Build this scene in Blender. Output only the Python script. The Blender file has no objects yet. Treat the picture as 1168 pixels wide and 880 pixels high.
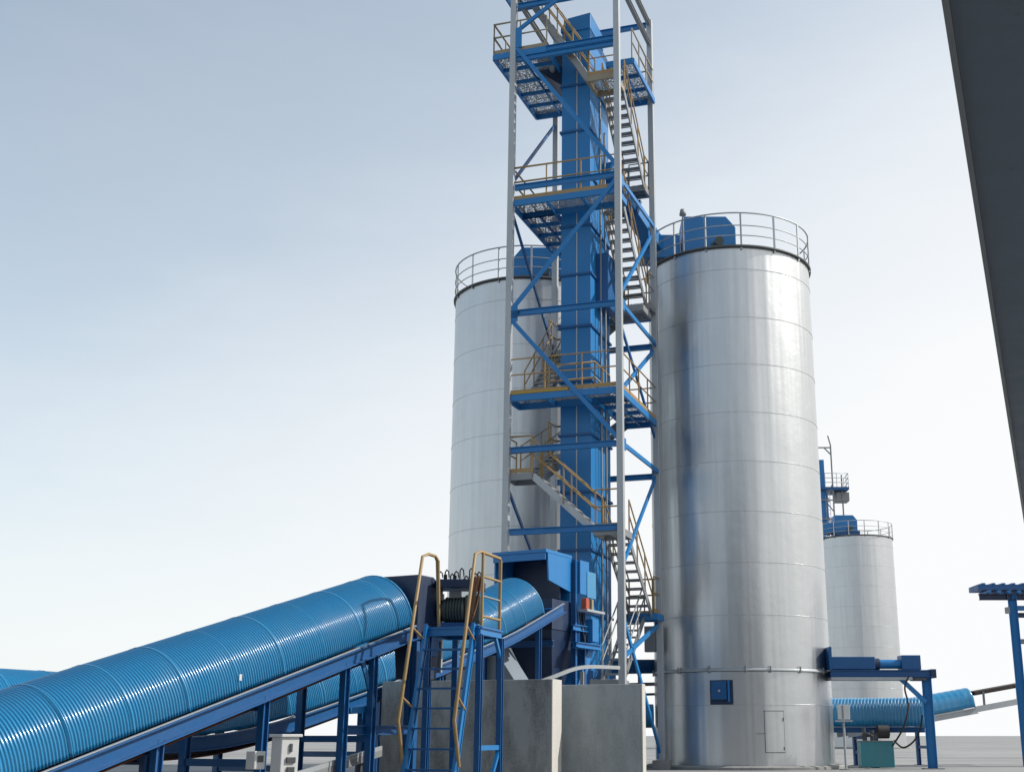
import bpy, math, random
from mathutils import Vector as V
random.seed(7)
R = math.radians
sc = bpy.context.scene
col = sc.collection

# ------------------------------------------------------------------ camera
FPX, CX, CY, TH, CH = 1402.0, 662.0, 440.0, R(15.86), 1.2
cT, sT = math.cos(TH), math.sin(TH)
cam = bpy.data.objects.new('camera', bpy.data.cameras.new('camera'))
col.objects.link(cam)
cam.location = (0, 0, CH)
cam.rotation_euler = (R(90) + TH, 0, 0)
cam.data.sensor_width = 36
cam.data.lens = FPX / 1168 * 36
cam.data.shift_x = -78 / 1168
cam.data.clip_end = 6000
sc.camera = cam

def at(px, py, Y):
    """a point of the place seen at pixel (px,py) of the 1168x880 photograph, Y metres north"""
    u = (px - CX) / FPX; v = (CY - py) / FPX
    t = Y / (cT - v * sT)
    return V((u * t, Y, CH + (sT + v * cT) * t))
def zat(py, Y): return at(662, py, Y).z

# ------------------------------------------------------------------ materials
def nodes(name):
    m = bpy.data.materials.new(name); m.use_nodes = True
    nt = m.node_tree
    return m, nt, nt.nodes['Principled BSDF']
def lk(nt, a, b): nt.links.new(a, b)
def noise(nt, scale, detail=4, vec=None, rough=.55):
    n = nt.nodes.new('ShaderNodeTexNoise'); n.inputs['Scale'].default_value = scale
    n.inputs['Detail'].default_value = detail; n.inputs['Roughness'].default_value = rough
    if vec: lk(nt, vec, n.inputs['Vector'])
    return n
def ramp(nt, src, stops):
    r = nt.nodes.new('ShaderNodeValToRGB'); e = r.color_ramp.elements
    while len(e) < len(stops): e.new(.5)
    for k, (p, c) in enumerate(stops):
        e[k].position = p; e[k].color = (c, c, c, 1) if not isinstance(c, tuple) else (*c, 1)
    lk(nt, src, r.inputs['Fac']); return r
def mapped(nt, scale):
    tc = nt.nodes.new('ShaderNodeTexCoord'); mp = nt.nodes.new('ShaderNodeMapping')
    mp.inputs['Scale'].default_value = scale
    lk(nt, tc.outputs['Object'], mp.inputs['Vector']); return mp.outputs['Vector']
def mixc(nt, fac, a, b):
    m = nt.nodes.new('ShaderNodeMix'); m.data_type = 'RGBA'
    if hasattr(fac, 'links'): lk(nt, fac, m.inputs[0])
    else: m.inputs[0].default_value = fac
    for s, v in ((m.inputs[6], a), (m.inputs[7], b)):
        if hasattr(v, 'links'): lk(nt, v, s)
        else: s.default_value = (*v, 1)
    return m.outputs[2]
def bump(nt, p, src, strength, dist):
    b = nt.nodes.new('ShaderNodeBump'); b.inputs['Strength'].default_value = strength
    b.inputs['Distance'].default_value = dist
    lk(nt, src, b.inputs['Height']); lk(nt, b.outputs['Normal'], p.inputs['Normal'])

def paint(name, c, rough=.45, dirt=.35, metal=0.0, dust=(.25, .25, .24), coat=0.0, spec=.5):
    """painted steel: faint mottling, dusty runs, uneven gloss"""
    m, nt, p = nodes(name)
    v1 = mapped(nt, (1.3, 1.3, .28)); v2 = mapped(nt, (9, 9, 9))
    n1 = noise(nt, 1.6, 5, v1); n2 = noise(nt, 1.0, 6, v2)
    f1 = ramp(nt, n1.outputs['Fac'], [(.42, 0.0), (.78, dirt)])
    base = mixc(nt, f1.outputs['Color'], c, tuple(.55 * a + .45 * b for a, b in zip(c, dust)))
    f2 = ramp(nt, n2.outputs['Fac'], [(.3, 0.0), (.75, .35)])
    base = mixc(nt, f2.outputs['Color'], base, tuple(a * .82 for a in c))
    v3 = mapped(nt, (1, 1, .6)); n3 = noise(nt, 3.2, 8, v3, .75)
    f3 = ramp(nt, n3.outputs['Fac'], [(.665, 0.0), (.70, .65)])
    base = mixc(nt, f3.outputs['Color'], base, tuple(.35 * a + .65 * b for a, b in zip(c, (.13, .085, .06))))
    lk(nt, base, p.inputs['Base Color'])
    rr = ramp(nt, n1.outputs['Fac'], [(.3, max(.05, rough - .08)), (.8, min(1, rough + .15))])
    lk(nt, rr.outputs['Color'], p.inputs['Roughness'])
    p.inputs['Metallic'].default_value = metal
    p.inputs['Coat Weight'].default_value = coat; p.inputs['Coat Roughness'].default_value = .14
    p.inputs['Specular IOR Level'].default_value = spec
    bump(nt, p, n2.outputs['Fac'], .08, .004)
    return m

def sheet_metal(name, c, rough):
    """bright rolled silo sheet: slight waviness of the plates, streaks down the wall"""
    m, nt, p = nodes(name)
    v1 = mapped(nt, (1.0, 1.0, .035)); v2 = mapped(nt, (6, 6, .25)); v3 = mapped(nt, (1, 1, 1))
    big = noise(nt, 1.1, 2, v1); fine = noise(nt, 1.0, 4, v2); clouds = noise(nt, .9, 5, v3)
    f = ramp(nt, fine.outputs['Fac'], [(.35, 0.0), (.7, .3)])
    base = mixc(nt, f.outputs['Color'], c, tuple(a * .9 for a in c))
    f3 = ramp(nt, clouds.outputs['Fac'], [(.45, 0.0), (.8, .35)])
    base = mixc(nt, f3.outputs['Color'], base, tuple(a * .86 for a in c))
    lk(nt, base, p.inputs['Base Color'])
    p.inputs['Metallic'].default_value = 1
    rr = ramp(nt, fine.outputs['Fac'], [(.2, rough - .03), (.8, rough + .06)])
    lk(nt, rr.outputs['Color'], p.inputs['Roughness'])
    ad = nt.nodes.new('ShaderNodeMath'); ad.operation = 'MULTIPLY_ADD'
    lk(nt, clouds.outputs['Fac'], ad.inputs[0]); ad.inputs[1].default_value = .22
    lk(nt, big.outputs['Fac'], ad.inputs[2])
    bump(nt, p, ad.outputs[0], .9, .10)
    return m

def concrete(name, c, stain):
    m, nt, p = nodes(name)
    v = mapped(nt, (1, 1, 1)); vs = mapped(nt, (1.4, 1.4, .5))
    a = noise(nt, 1.3, 7, vs, .65); b = noise(nt, 22, 5, v, .7); pit = noise(nt, 60, 2, v)
    f = ramp(nt, a.outputs['Fac'], [(.44, 0.0), (.53, stain * .55), (.64, stain)])
    base = mixc(nt, f.outputs['Color'], c, tuple(q * .34 for q in c))
    f2 = ramp(nt, b.outputs['Fac'], [(.3, 0.0), (.7, .5)])
    base = mixc(nt, f2.outputs['Color'], base, tuple(q * 1.25 for q in c))
    f3 = ramp(nt, pit.outputs['Fac'], [(.66, 0.0), (.70, .6)])
    base = mixc(nt, f3.outputs['Color'], base, tuple(q * .5 for q in c))
    lk(nt, base, p.inputs['Base Color']); p.inputs['Roughness'].default_value = .9
    bump(nt, p, b.outputs['Fac'], .35, .012)
    return m

def grating_mat(name, c):
    """open expanded-metal floor: see-through diamond cells"""
    m, nt, p = nodes(name)
    p.inputs['Base Color'].default_value = (*c, 1); p.inputs['Metallic'].default_value = .5
    p.inputs['Roughness'].default_value = .55
    v = mapped(nt, (1, 1, 1))
    vo = nt.nodes.new('ShaderNodeTexVoronoi'); vo.feature = 'DISTANCE_TO_EDGE'
    vo.inputs['Scale'].default_value = 10; vo.inputs['Randomness'].default_value = .75
    lk(nt, v, vo.inputs['Vector'])
    r = ramp(nt, vo.outputs['Distance'], [(.085, 1.0), (.115, 0.0)])
    tr = nt.nodes.new('ShaderNodeBsdfTransparent'); mx = nt.nodes.new('ShaderNodeMixShader')
    lk(nt, r.outputs['Color'], mx.inputs[0]); lk(nt, tr.outputs[0], mx.inputs[1])
    lk(nt, p.outputs[0], mx.inputs[2])
    lk(nt, mx.outputs[0], nt.nodes['Material Output'].inputs['Surface'])
    return m

def ground_mat():
    m, nt, p = nodes('yard_concrete')
    v = mapped(nt, (.05, .16, 1)); v2 = mapped(nt, (1, 1, 1))
    a = noise(nt, 1.0, 6, v, .6); b = noise(nt, 1.7, 8, v2, .7); s = noise(nt, .35, 5, v2, .6)
    f = ramp(nt, a.outputs['Fac'], [(.42, 0.0), (.62, .75)])
    base = mixc(nt, f.outputs['Color'], (.33, .325, .315), (.16, .16, .16))
    f2 = ramp(nt, b.outputs['Fac'], [(.35, 0.0), (.7, .45)])
    base = mixc(nt, f2.outputs['Color'], base, (.22, .22, .215))
    f3 = ramp(nt, s.outputs['Fac'], [(.60, 0.0), (.66, .5)])
    base = mixc(nt, f3.outputs['Color'], base, (.10, .10, .10))
    lk(nt, base, p.inputs['Base Color']); p.inputs['Roughness'].default_value = .85
    bump(nt, p, b.outputs['Fac'], .3, .02)
    return m

M = dict(
    silo=sheet_metal('silo_sheet', (.585, .60, .605), .37),
    rim=paint('dark_rim_steel', (.07, .075, .08), .5, .3),
    galv=paint('galvanised_steel', (.44, .465, .48), .5, .5, .35),
    dull=paint('dull_grey_steel', (.27, .28, .285), .55, .5, .3),
    blue=paint('blue_steel_paint', (.012, .180, .46), .42, .22, dust=(.10, .16, .24)),
    deep=paint('deep_blue_paint', (.006, .092, .268), .45, .22, dust=(.08, .11, .18)),
    cover=paint('corrugated_cover_paint', (.014, .225, .45), .30, .30, dust=(.10, .20, .26), coat=.55),
    navy=paint('navy_dark_paint', (.008, .026, .075), .5, .3),
    ochre=paint('ochre_rail_paint', (.36, .235, .095), .5, .4, dust=(.2, .12, .06)),
    sand=paint('weathered_rail_paint', (.30, .25, .17), .55, .5),
    conc=concrete('wall_concrete', (.32, .335, .33), .95),
    conc2=concrete('wall_concrete_clean', (.41, .44, .44), .45),
    pad=concrete('pad_concrete', (.28, .28, .27), .5),
    white=paint('white_cabinet_paint', (.62, .63, .62), .45, .3),
    black=paint('black_rubber', (.012, .012, .013), .6, .4),
    brownbelt=paint('dark_belt', (.035, .022, .018), .7, .4),
    rust=paint('rusty_brown', (.11, .032, .016), .8, .6, dust=(.05, .02, .01)),
    cord=paint('brown_cable_jacket', (.27, .11, .045), .6, .4),
    motor=paint('grey_green_motor_paint', (.055, .075, .07), .5, .5),
    hall=paint('unseen_hall_dark', (.11, .118, .125), .6, .3),
    teal=paint('teal_tank_paint', (.04, .25, .30), .45, .4),
    cream=concrete('sunlit_edge_tone', (.55, .53, .49), .2),
    red=paint('red_orange_paint', (.45, .07, .025), .5, .3),
    yellow=paint('yellow_edge_paint', (.42, .27, .04), .55, .4),
    roof=paint('canopy_grey_paint', (.18, .225, .275), .65, .4),
    fascia=paint('canopy_edge_paint', (.30, .31, .31), .6, .4),
    grate=grating_mat('open_grating', (.55, .56, .56)),
    ground=ground_mat(),
)

# ------------------------------------------------------------------ mesh helpers
class MB:
    def __init__(s): s.v = []; s.f = []; s.sm = []
    def add(s, vs, fs, smooth=False):
        o = len(s.v); s.v += [tuple(v) for v in vs]
        for f in fs: s.f.append(tuple(i + o for i in f)); s.sm.append(smooth)
        return s
    def hexa(s, c):
        """eight corners: 0-3 bottom loop, 4-7 top loop"""
        return s.add(c, [(3, 2, 1, 0), (4, 5, 6, 7), (0, 1, 5, 4), (1, 2, 6, 5), (2, 3, 7, 6), (3, 0, 4, 7)])
    def obox(s, o, ax, ay, az):
        """box from corner o along three edge vectors"""
        o, ax, ay, az = V(o), V(ax), V(ay), V(az)
        return s.hexa([o, o + ax, o + ax + ay, o + ay, o + az, o + ax + az, o + ax + ay + az, o + ay + az])
    def beam(s, p, q, w, h, up=None):
        """rectangular bar p->q, w sideways, h along up"""
        p, q = V(p), V(q); t = (q - p).normalized(); u = V(up) if up else V((0, 0, 1))
        if abs(t.dot(u)) > .98: u = V((.3007, .9537, 0))
        sd = t.cross(u).normalized(); u = sd.cross(t).normalized()
        a, b = sd * (w / 2), u * (h / 2)
        return s.hexa([p - a - b, p + a - b, q + a - b, q - a - b, p - a + b, p + a + b, q + a + b, q - a + b])
    def ibeam(s, p, q, w, h, up=None, t=.022):
        p, q = V(p), V(q); d = (q - p).normalized(); u = V(up) if up else V((0, 0, 1))
        if abs(d.dot(u)) > .98: u = V((.3007, .9537, 0))
        sd = d.cross(u).normalized(); u = sd.cross(d).normalized()
        k = u * (h / 2 - t / 2)
        s.beam(p + k, q + k, w, t, u); s.beam(p - k, q - k, w, t, u)
        return s.beam(p, q, t, h - 2 * t, u)
    def angle(s, p, q, w, up=None, t=.016):
        p, q = V(p), V(q); d = (q - p).normalized(); u = V(up) if up else V((0, 0, 1))
        if abs(d.dot(u)) > .98: u = V((.3007, .9537, 0))
        sd = d.cross(u).normalized(); u = sd.cross(d).normalized()
        s.beam(p, q, t, w, u)
        return s.beam(p + sd * (w / 2 + t / 2) + u * (w / 2 - t / 2), q + sd * (w / 2 + t / 2) + u * (w / 2 - t / 2), w, t, u)
    def tube(s, pts, r, n=8, closed=False, caps=True):
        pts = [V(p) for p in pts]; N = len(pts); rings = []
        prev = None
        for i in range(N):
            if closed: t = (pts[(i + 1) % N] - pts[i - 1])
            else: t = pts[min(i + 1, N - 1)] - pts[max(i - 1, 0)]
            t.normalize()
            if prev is None:
                a = V((0, 0, 1)) if abs(t.z) < .9 else V((1, 0, 0))
            else: a = prev
            x = (a - t * a.dot(t)).normalized(); y = t.cross(x); prev = x
            k = 1.0
            if 0 < i < N - 1 or closed:
                d1 = (pts[i] - pts[i - 1]).normalized(); k = 1 / max(.6, abs(d1.dot(t)))
            rings.append([pts[i] + (x * math.cos(2 * math.pi * j / n) + y * math.sin(2 * math.pi * j / n)) * r * k for j in range(n)])
        vs = [p for rg in rings for p in rg]; fs = []
        for i in range(N if closed else N - 1):
            a, b = i * n, ((i + 1) % N) * n
            for j in range(n): fs.append((a + j, a + (j + 1) % n, b + (j + 1) % n, b + j))
        s.add(vs, fs, True)
        if caps and not closed:
            s.add(rings[0], [tuple(range(n - 1, -1, -1))]); s.add(rings[-1], [tuple(range(n))])
        return s
    def cyl(s, p, q, r, n=24): return s.tube([p, q], r, n)
    def lathe(s, c, prof, n=48, smooth=True):
        """profile of (radius, z) pairs turned about the vertical through c"""
        c = V(c); vs = []
        for r, z in prof:
            for j in range(n):
                a = 2 * math.pi * j / n
                vs.append(c + V((r * math.cos(a), r * math.sin(a), z)))
        fs = []
        for i in range(len(prof) - 1):
            for j in range(n):
                fs.append((i * n + j, i * n + (j + 1) % n, (i + 1) * n + (j + 1) % n, (i + 1) * n + j))
        return s.add(vs, fs, smooth)
    def prism(s, poly, ext):
        n = len(poly); e = V(ext); a = [V(p) for p in poly]; b = [p + e for p in a]
        fs = [tuple(range(n - 1, -1, -1)), tuple(range(n, 2 * n))]
        for i in range(n): fs.append((i, (i + 1) % n, n + (i + 1) % n, n + i))
        return s.add(a + b, fs)
    def build(s, name, mat, parent=None, bev=0):
        me = bpy.data.meshes.new(name)
        base = V(parent['_o']) if parent is not None and '_o' in parent else V((0, 0, 0))
        me.from_pydata([tuple(V(v) - base) for v in s.v], [], s.f); me.validate(); me.update()
        for p, k in zip(me.polygons, s.sm): p.use_smooth = k
        me.materials.append(M[mat] if isinstance(mat, str) else mat)
        o = bpy.data.objects.new(name, me); col.objects.link(o)
        if parent is not None:
            o.parent = parent; o['_o'] = tuple(base)
        if bev:
            b = o.modifiers.new('edge', 'BEVEL'); b.width = bev; b.segments = 2; b.limit_method = 'ANGLE'
        return o

def thing(name, label, cat, loc, group=None):
    o = bpy.data.objects.new(name, None); col.objects.link(o); o.location = V(loc)
    o.empty_display_size = .3
    o['_o'] = tuple(V(loc)); o['label'] = label; o['category'] = cat
    if group: o['group'] = group
    return o
def tag(o, label, cat, group=None):
    o['label'] = label; o['category'] = cat
    if group: o['group'] = group
    return o
def smooth_path(pts, k=6):
    pts = [V(p) for p in pts]; out = []
    for i in range(len(pts) - 1):
        p0, p1, p2, p3 = pts[max(i - 1, 0)], pts[i], pts[i + 1], pts[min(i + 2, len(pts) - 1)]
        for j in range(k):
            t = j / k
            out.append(.5 * ((2 * p1) + (p2 - p0) * t + (2 * p0 - 5 * p1 + 4 * p2 - p3) * t * t + (3 * p1 - p0 - 3 * p2 + p3) * t ** 3))
    return out + [pts[-1]]
Z = V((0, 0, 1))

# ------------------------------------------------------------------ world and sun
SUN_AZ = V((.995, .07, 0)).normalized(); SUN_EL = R(40)
w = bpy.data.worlds.new('World'); sc.world = w; w.use_nodes = True
nt = w.node_tree; bg = nt.nodes['Background']
sky = nt.nodes.new('ShaderNodeTexSky'); sky.sky_type = 'NISHITA'; sky.sun_disc = False
sky.sun_elevation = SUN_EL; sky.sun_rotation = math.atan2(SUN_AZ.x, SUN_AZ.y)
sky.air_density = 1.0; sky.dust_density = 1.0; sky.ozone_density = 1.2
tc = nt.nodes.new('ShaderNodeTexCoord')
sep = nt.nodes.new('ShaderNodeSeparateXYZ'); lk(nt, tc.outputs['Generated'], sep.inputs[0])
# thin high haze whitens the sky towards the horizon and towards the sun
dot = nt.nodes.new('ShaderNodeVectorMath'); dot.operation = 'DOT_PRODUCT'
lk(nt, tc.outputs['Generated'], dot.inputs[0]); dot.inputs[1].default_value = tuple(SUN_AZ)
hz = nt.nodes.new('ShaderNodeMath'); hz.operation = 'MULTIPLY_ADD'
mxd = nt.nodes.new('ShaderNodeMath'); mxd.operation = 'MAXIMUM'; mxd.inputs[1].default_value = -.36
lk(nt, dot.outputs['Value'], mxd.inputs[0]); lk(nt, mxd.outputs[0], hz.inputs[0]); hz.inputs[1].default_value = -.45; lk(nt, sep.outputs['Z'], hz.inputs[2])
cm = nt.nodes.new('ShaderNodeMapping'); cm.inputs['Rotation'].default_value = (.5, .3, .4); cm.inputs['Scale'].default_value = (1.2, 1.2, 5.0)
lk(nt, tc.outputs['Generated'], cm.inputs['Vector'])
cl = noise(nt, 1.6, 7, cm.outputs['Vector'], .62)
hz2 = nt.nodes.new('ShaderNodeMath'); hz2.operation = 'MULTIPLY_ADD'
lk(nt, cl.outputs['Fac'], hz2.inputs[0]); hz2.inputs[1].default_value = .16; lk(nt, hz.outputs[0], hz2.inputs[2])
fac = ramp(nt, hz2.outputs[0], [(.08, 1.0), (.20, .96), (.36, .80), (.47, .60), (.55, .46), (.68, .36), (.74, .30), (1.0, .20)])
sc10 = nt.nodes.new('ShaderNodeMix'); sc10.data_type = 'RGBA'
skym = nt.nodes.new('ShaderNodeVectorMath'); skym.operation = 'MULTIPLY'; skym.inputs[1].default_value = (1.12, 1.5, 1.48)
lk(nt, sky.outputs[0], skym.inputs[0])
lk(nt, fac.outputs['Color'], sc10.inputs[0]); lk(nt, skym.outputs[0], sc10.inputs[6])
sc10.inputs[7].default_value = (9.72, 9.8, 9.88, 1)
lk(nt, sc10.outputs[2], bg.inputs['Color']); bg.inputs['Strength'].default_value = .10

sun = bpy.data.objects.new('sun', bpy.data.lights.new('sun', 'SUN')); col.objects.link(sun)
sun.data.energy = 4.3; sun.data.angle = R(.6); sun.data.color = (1, .95, .88)
sdir = SUN_AZ * math.cos(SUN_EL) + Z * math.sin(SUN_EL)
sun.rotation_euler = sdir.to_track_quat('Z', 'Y').to_euler(); sun.location = (30, -10, 40)
sc.view_settings.view_transform = 'Standard'; sc.view_settings.look = 'None'
sc.view_settings.exposure = 0.0; sc.view_settings.gamma = 1
sc.render.engine = 'CYCLES'; sc.cycles.max_bounces = 6; sc.cycles.transparent_max_bounces = 16

# ------------------------------------------------------------------ ground
g = MB().add([(-2500, -600, 0), (2500, -600, 0), (2500, 4500, 0), (-2500, 4500, 0)], [(0, 1, 2, 3)]).build('ground', 'ground')
g['kind'] = 'structure'
# ------------------------------------------------------------------ silos
def silo(c, label, gate, detail=True):
    c = V((c[0], c[1], 0)); r, H = 3.45, 20.3
    t = thing('storage_silo', label, 'silo', c, 'bright metal storage silos')
    zs = [3.55]; k = 3.55
    courses = [5.55 + i * 1.96 for i in range(7)] + [19.35]
    sm = MB(); lo = 3.62
    for z in courses + [H]:                        # plain plates, each ending in a small lap bead
        sm.lathe(c, [(r, lo), (r, z - .014)], 128)
        if z < H:
            sm.lathe(c, [(r, z - .014), (r + .013, z - .008)], 128); sm.lathe(c, [(r + .013, z - .008), (r + .013, z + .008)], 128)
            sm.lathe(c, [(r + .013, z + .008), (r, z + .014)], 128)
        lo = z + .014
    sm.build('shell', 'silo', t)
    sm = MB()
    for p0, p1 in (((.01, .02), (.01, 2.28)), ((.01, 2.28), (.022, 2.285)), ((.022, 2.285), (.022, 2.305)), ((.022, 2.305), (.01, 2.31)), ((.01, 2.31), (.01, 3.48))):
        sm.lathe(c, [(r + p0[0], p0[1]), (r + p1[0], p1[1])], 128)
    sm.build('skirt', 'silo', t)
    fl = MB().lathe(c, [(r, 3.50), (r + .07, 3.50), (r + .07, 3.545), (r, 3.60), (r, 3.62)], 96, False)
    o = fl.build('flange_ring', 'galv', t)
    lug = None
    for i in range(18):
        a = i * 2 * math.pi / 18 + .05 + random.uniform(-.06, .06)
        if lug is None: q = lug = MB().beam((0, 0, 0), (0, 0, .24), .05, .05).build('lug', 'dull')
        else: q = lug.copy(); col.objects.link(q)
        q.parent = o; q.location = V(((r + .07) * math.cos(a), (r + .07) * math.sin(a), 3.44)); q.rotation_euler = (0, 0, a)
    MB().lathe(c, [(r, 0), (r + .42, 0), (r + .42, .09), (r + .30, .14), (r + .02, .14)], 96, False).build('foundation_ring', 'pad', t)
    MB().lathe(c, [(r - .02, H), (r + .09, H - .03), (r + .10, H + .05), (r + .03, H + .10), (1.2, H + .38), (.02, H + .45)], 96).build('roof', 'rim', t)
    rr = r + .04; n = 15; hr = 1.46
    gr = MB()
    for z, q in ((hr, .034), (hr * .62, .024), (hr * .32, .024)):
        gr.tube([c + V((rr * math.cos(2 * math.pi * i / 60), rr * math.sin(2 * math.pi * i / 60), H + .03 + z)) for i in range(60)], q, 6, True)
    rail = gr.build('guard_rail', 'galv', t)
    post = None
    for i in range(n):
        a = 2 * math.pi * (i + .35) / n
        if post is None:
            post = MB().beam((0, 0, -.16), (0, 0, hr), .05, .07).build('post', 'galv'); 
            o = post
        else:
            o = post.copy(); col.objects.link(o)
        o.parent = rail; o.location = V((rr * math.cos(a), rr * math.sin(a), H + .04)); o.rotation_euler = (0, 0, a)
    return t, c, r, H

def skirt_patch(c, r, a0, a1, z0, z1, off, t=.012):
    """curved plate hugging the wall between two angles"""
    m = MB(); n = 8; vs = []
    for rad in (r + off, r + off + t):
        for z in (z0, z1):
            for i in range(n + 1):
                a = a0 + (a1 - a0) * i / n
                vs.append(c + V((rad * math.cos(a), rad * math.sin(a), z)))
    k = n + 1; fs = []
    for i in range(n):
        fs.append((2 * k + i, 2 * k + i + 1, 3 * k + i + 1, 3 * k + i))
        fs.append((i, 2 * k + i, 2 * k + i + 1, i + 1)[::-1]); fs.append((k + i, k + i + 1, 3 * k + i + 1, 3 * k + i)[::-1])
    fs.append((0, k, 3 * k, 2 * k)); fs.append((n, 2 * k + n, 3 * k + n, k + n))
    return m.add(vs, fs)

def wall_angle(c, r, px, z):
    """angle on the silo wall whose front point shows at pixel column px"""
    best = None
    for i in range(1800):
        a = -math.pi + i * math.pi / 1800
        p = c + V((r * math.cos(a), r * math.sin(a), z))
        zc = p.y * cT + (p.z - CH) * sT; x = CX + FPX * p.x / zc
        if best is None or abs(x - px) < best[0]: best = (abs(x - px), a)
    return best[1]

S1, c1, r1, H1 = silo((6.40, 50.0), 'large shiny metal silo with a blue hatch in its skirt, right of the stair tower', True)
a0, a1 = wall_angle(c1, 3.46, 810, 3.0), wall_angle(c1, 3.46, 836, 3.0)
z0, z1 = zat(803, 46.7), zat(775, 46.7)
hb = skirt_patch(c1, 3.46, a0, a1, z0, z1, .005, .03).build('hatch', 'navy', S1)
mid = (a0 + a1) / 2; nr = V((math.cos(mid), math.sin(mid), 0)); tg = V((-nr.y, nr.x, 0))
q = c1 + nr * 3.50 + Z * ((z0 + z1) / 2)
MB().obox(q - tg * .36 - Z * .26, tg * .58, nr * .10, Z * .66).build('hatch_door', 'deep', hb, .012)
MB().obox(q + tg * .27 - Z * .34, tg * .05, nr * .11, Z * .76).build('hatch_post', 'blue', hb)
MB().cyl(q + nr * .10 - tg * .05 + Z * .05, q + nr * .16 - tg * .05 + Z * .05, .045, 12).build('hatch_handle', 'galv', hb)
a0, a1 = wall_angle(c1, 3.46, 872, 1.3), wall_angle(c1, 3.46, 895, 1.3)
dr = skirt_patch(c1, 3.46, a0, a1, zat(858, 46.8), zat(810, 46.8), .002, .004).build('access_door_gap', 'rim', S1)
e = .006
skirt_patch(c1, 3.46, a0 + e, a1 - e, zat(857.2, 46.8), zat(810.8, 46.8), .007, .012).build('access_door', 'silo', S1)
am = a0 + .012; z = zat(836, 46.8)
p = c1 + V((3.49 * math.cos(am), 3.49 * math.sin(am), z)); tg2 = V((-math.sin(am), math.cos(am), 0))
MB().beam(p, p - tg2 * .34, .03, .03).build('door_handle', 'dull', S1)
for z in (zat(820, 46.8), zat(853, 46.8)):
    am2 = a1 - .012; p = c1 + V((3.485 * math.cos(am2), 3.485 * math.sin(am2), z))
    MB().beam(p - Z * .06, p + Z * .06, .04, .03).build('hinge', 'dull', S1)
S2, c2, r2, H2 = silo((-2.28, 53.5), 'large pale metal silo standing behind the stair tower', False)
S3, c3, r3, H3 = silo((28.05, 125.0), 'smallest looking metal silo, far off behind the big right silo', False)
S3.scale = (1.07, 1.07, 1)

def silo_top(c, H, lab, name='drive_housing', dx=-1.0, dy=0, fl=1):
    """blue conveyor drive housing lying on a silo roof"""
    zb = H + .36
    t = thing(name, lab, 'machine housing', (c.x + dx, c.y + dy, zb), 'blue housings on the silo roofs')
    p = V((c.x + dx, c.y + dy, zb))
    prof = [(-1.15, .55), (-1.15, 2.15), (.75, 2.15), (1.15, 1.65), (1.15, .55)]
    MB().prism([p + V((x * fl, -.8, z)) for x, z in prof][::fl], (0, 1.6, 0)).build('hood', 'blue', t, .03)
    MB().obox(p + V((-1.25, -.9, .10)), (2.6, 0, 0), (0, 1.8, 0), (0, 0, .45)).build('base_frame', 'deep', t, .02)
    MB().obox(p + V((-1.25 if fl > 0 else 1.25, -.55, .35)), (-1.7 * fl, 0, 0), (0, 1.1, 0), (0, 0, 1.05)).build('trough', 'blue', t, .02)
    m = MB(); m.cyl(p + V((.35, -.95, .75)), p + V((.35, -1.45, .75)), .2, 16); m.obox(p + V((.05, -1.2, .50)), (.3, 0, 0), (0, .25, 0), (0, 0, .25))
    m.build('motor', 'motor', t)
    return t
silo_top(c1, H1, 'blue machine housing with a sloped end on the right big silo', dx=-.85)
t2 = silo_top(c2, H2, 'blue machine housing half hidden by the tower, on the pale silo behind it', dx=.35, fl=-1)
silo_top(c3, H3, 'blue machine housing on the roof of the far silo', dx=-1.0)
lp = V((c1.x - 2.1, c1.y - 2.3, H1 + .1))
for (pp, l) in ((lp, 'small lamp head on a post at the railing of the right big silo'),):
    m = thing('railing_lamp', l, 'lamp', pp)
    MB().tube([pp, pp + Z * 1.9], .035, 8).build('post', 'dull', m)
    MB().lathe(pp + Z * 1.75, [(.0, .34), (.10, .30), (.15, .05), (.0, .0)], 16).build('lamp_head', 'dull', m)

# ------------------------------------------------------------------ stair tower, local axes: a along the front, b to the back
A = V((.9537, -.3007, 0)); B = V((.3007, .9537, 0))
W, D = 4.3, 5.35
OF = V((1.42, 42.5, 0)); OL = OF - A * W
def T(a, b, z=0): return OL + A * a + B * b + Z * z
YL, YF, YR, YB = (T(0, 0).y, T(W, 0).y, T(W, D).y, T(0, D).y)
def zL(y): return zat(y, YL)
def zF(y): return zat(y, YF)
def zR(y): return zat(y, YR)
def zB(y): return zat(y, YB)
TW = thing('stair_tower', 'tall open steel tower with zigzag stairs and blue braces between the two big silos', 'tower', OF)
TOP = 31.4
for a, b in ((0, 0), (W, 0), (W, D), (0, D)):
    m = MB().beam(T(a, b, .06), T(a, b, TOP), .225, .235, A)
    m.build('column', 'galv', TW, .012)
MB().obox(T(W - .3, D - .3, 0), A * .6, B * .6, Z * .32).build('plinth', 'pad', TW)
beams = [(0, W, 0, 0, zL(607)), (0, W, 0, 0, zL(514)), (0, W, 0, 0, zL(358)), (0, W, 0, 0, zL(215)), (0, W, 0, 0, 27.2), (0, W, D, D, zR(543)), (0, W, D, D, zR(395)), (0, W, D, D, 17.6), (0, W, D, D, 23.2),
         (0, W, 0, 0, TOP - .2), (0, W, D, D, TOP - .2), (0, W, 0, 0, 29.6)]
for a_, b_, c_, d_, z in beams:
    MB().ibeam(T(a_ + .15, c_, z), T(b_ - .15, d_, z), .16, .22).build('cross_beam', 'blue', TW)
for a in (0, W):
    for z in (TOP - .2, 30.2):
        MB().ibeam(T(a, .15, z), T(a, D - .15, z), .16, .2).build('cross_beam', 'dull', TW)
cols = dict(L=(0, 0), F=(W, 0), R=(W, D), B=(0, D))
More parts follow.
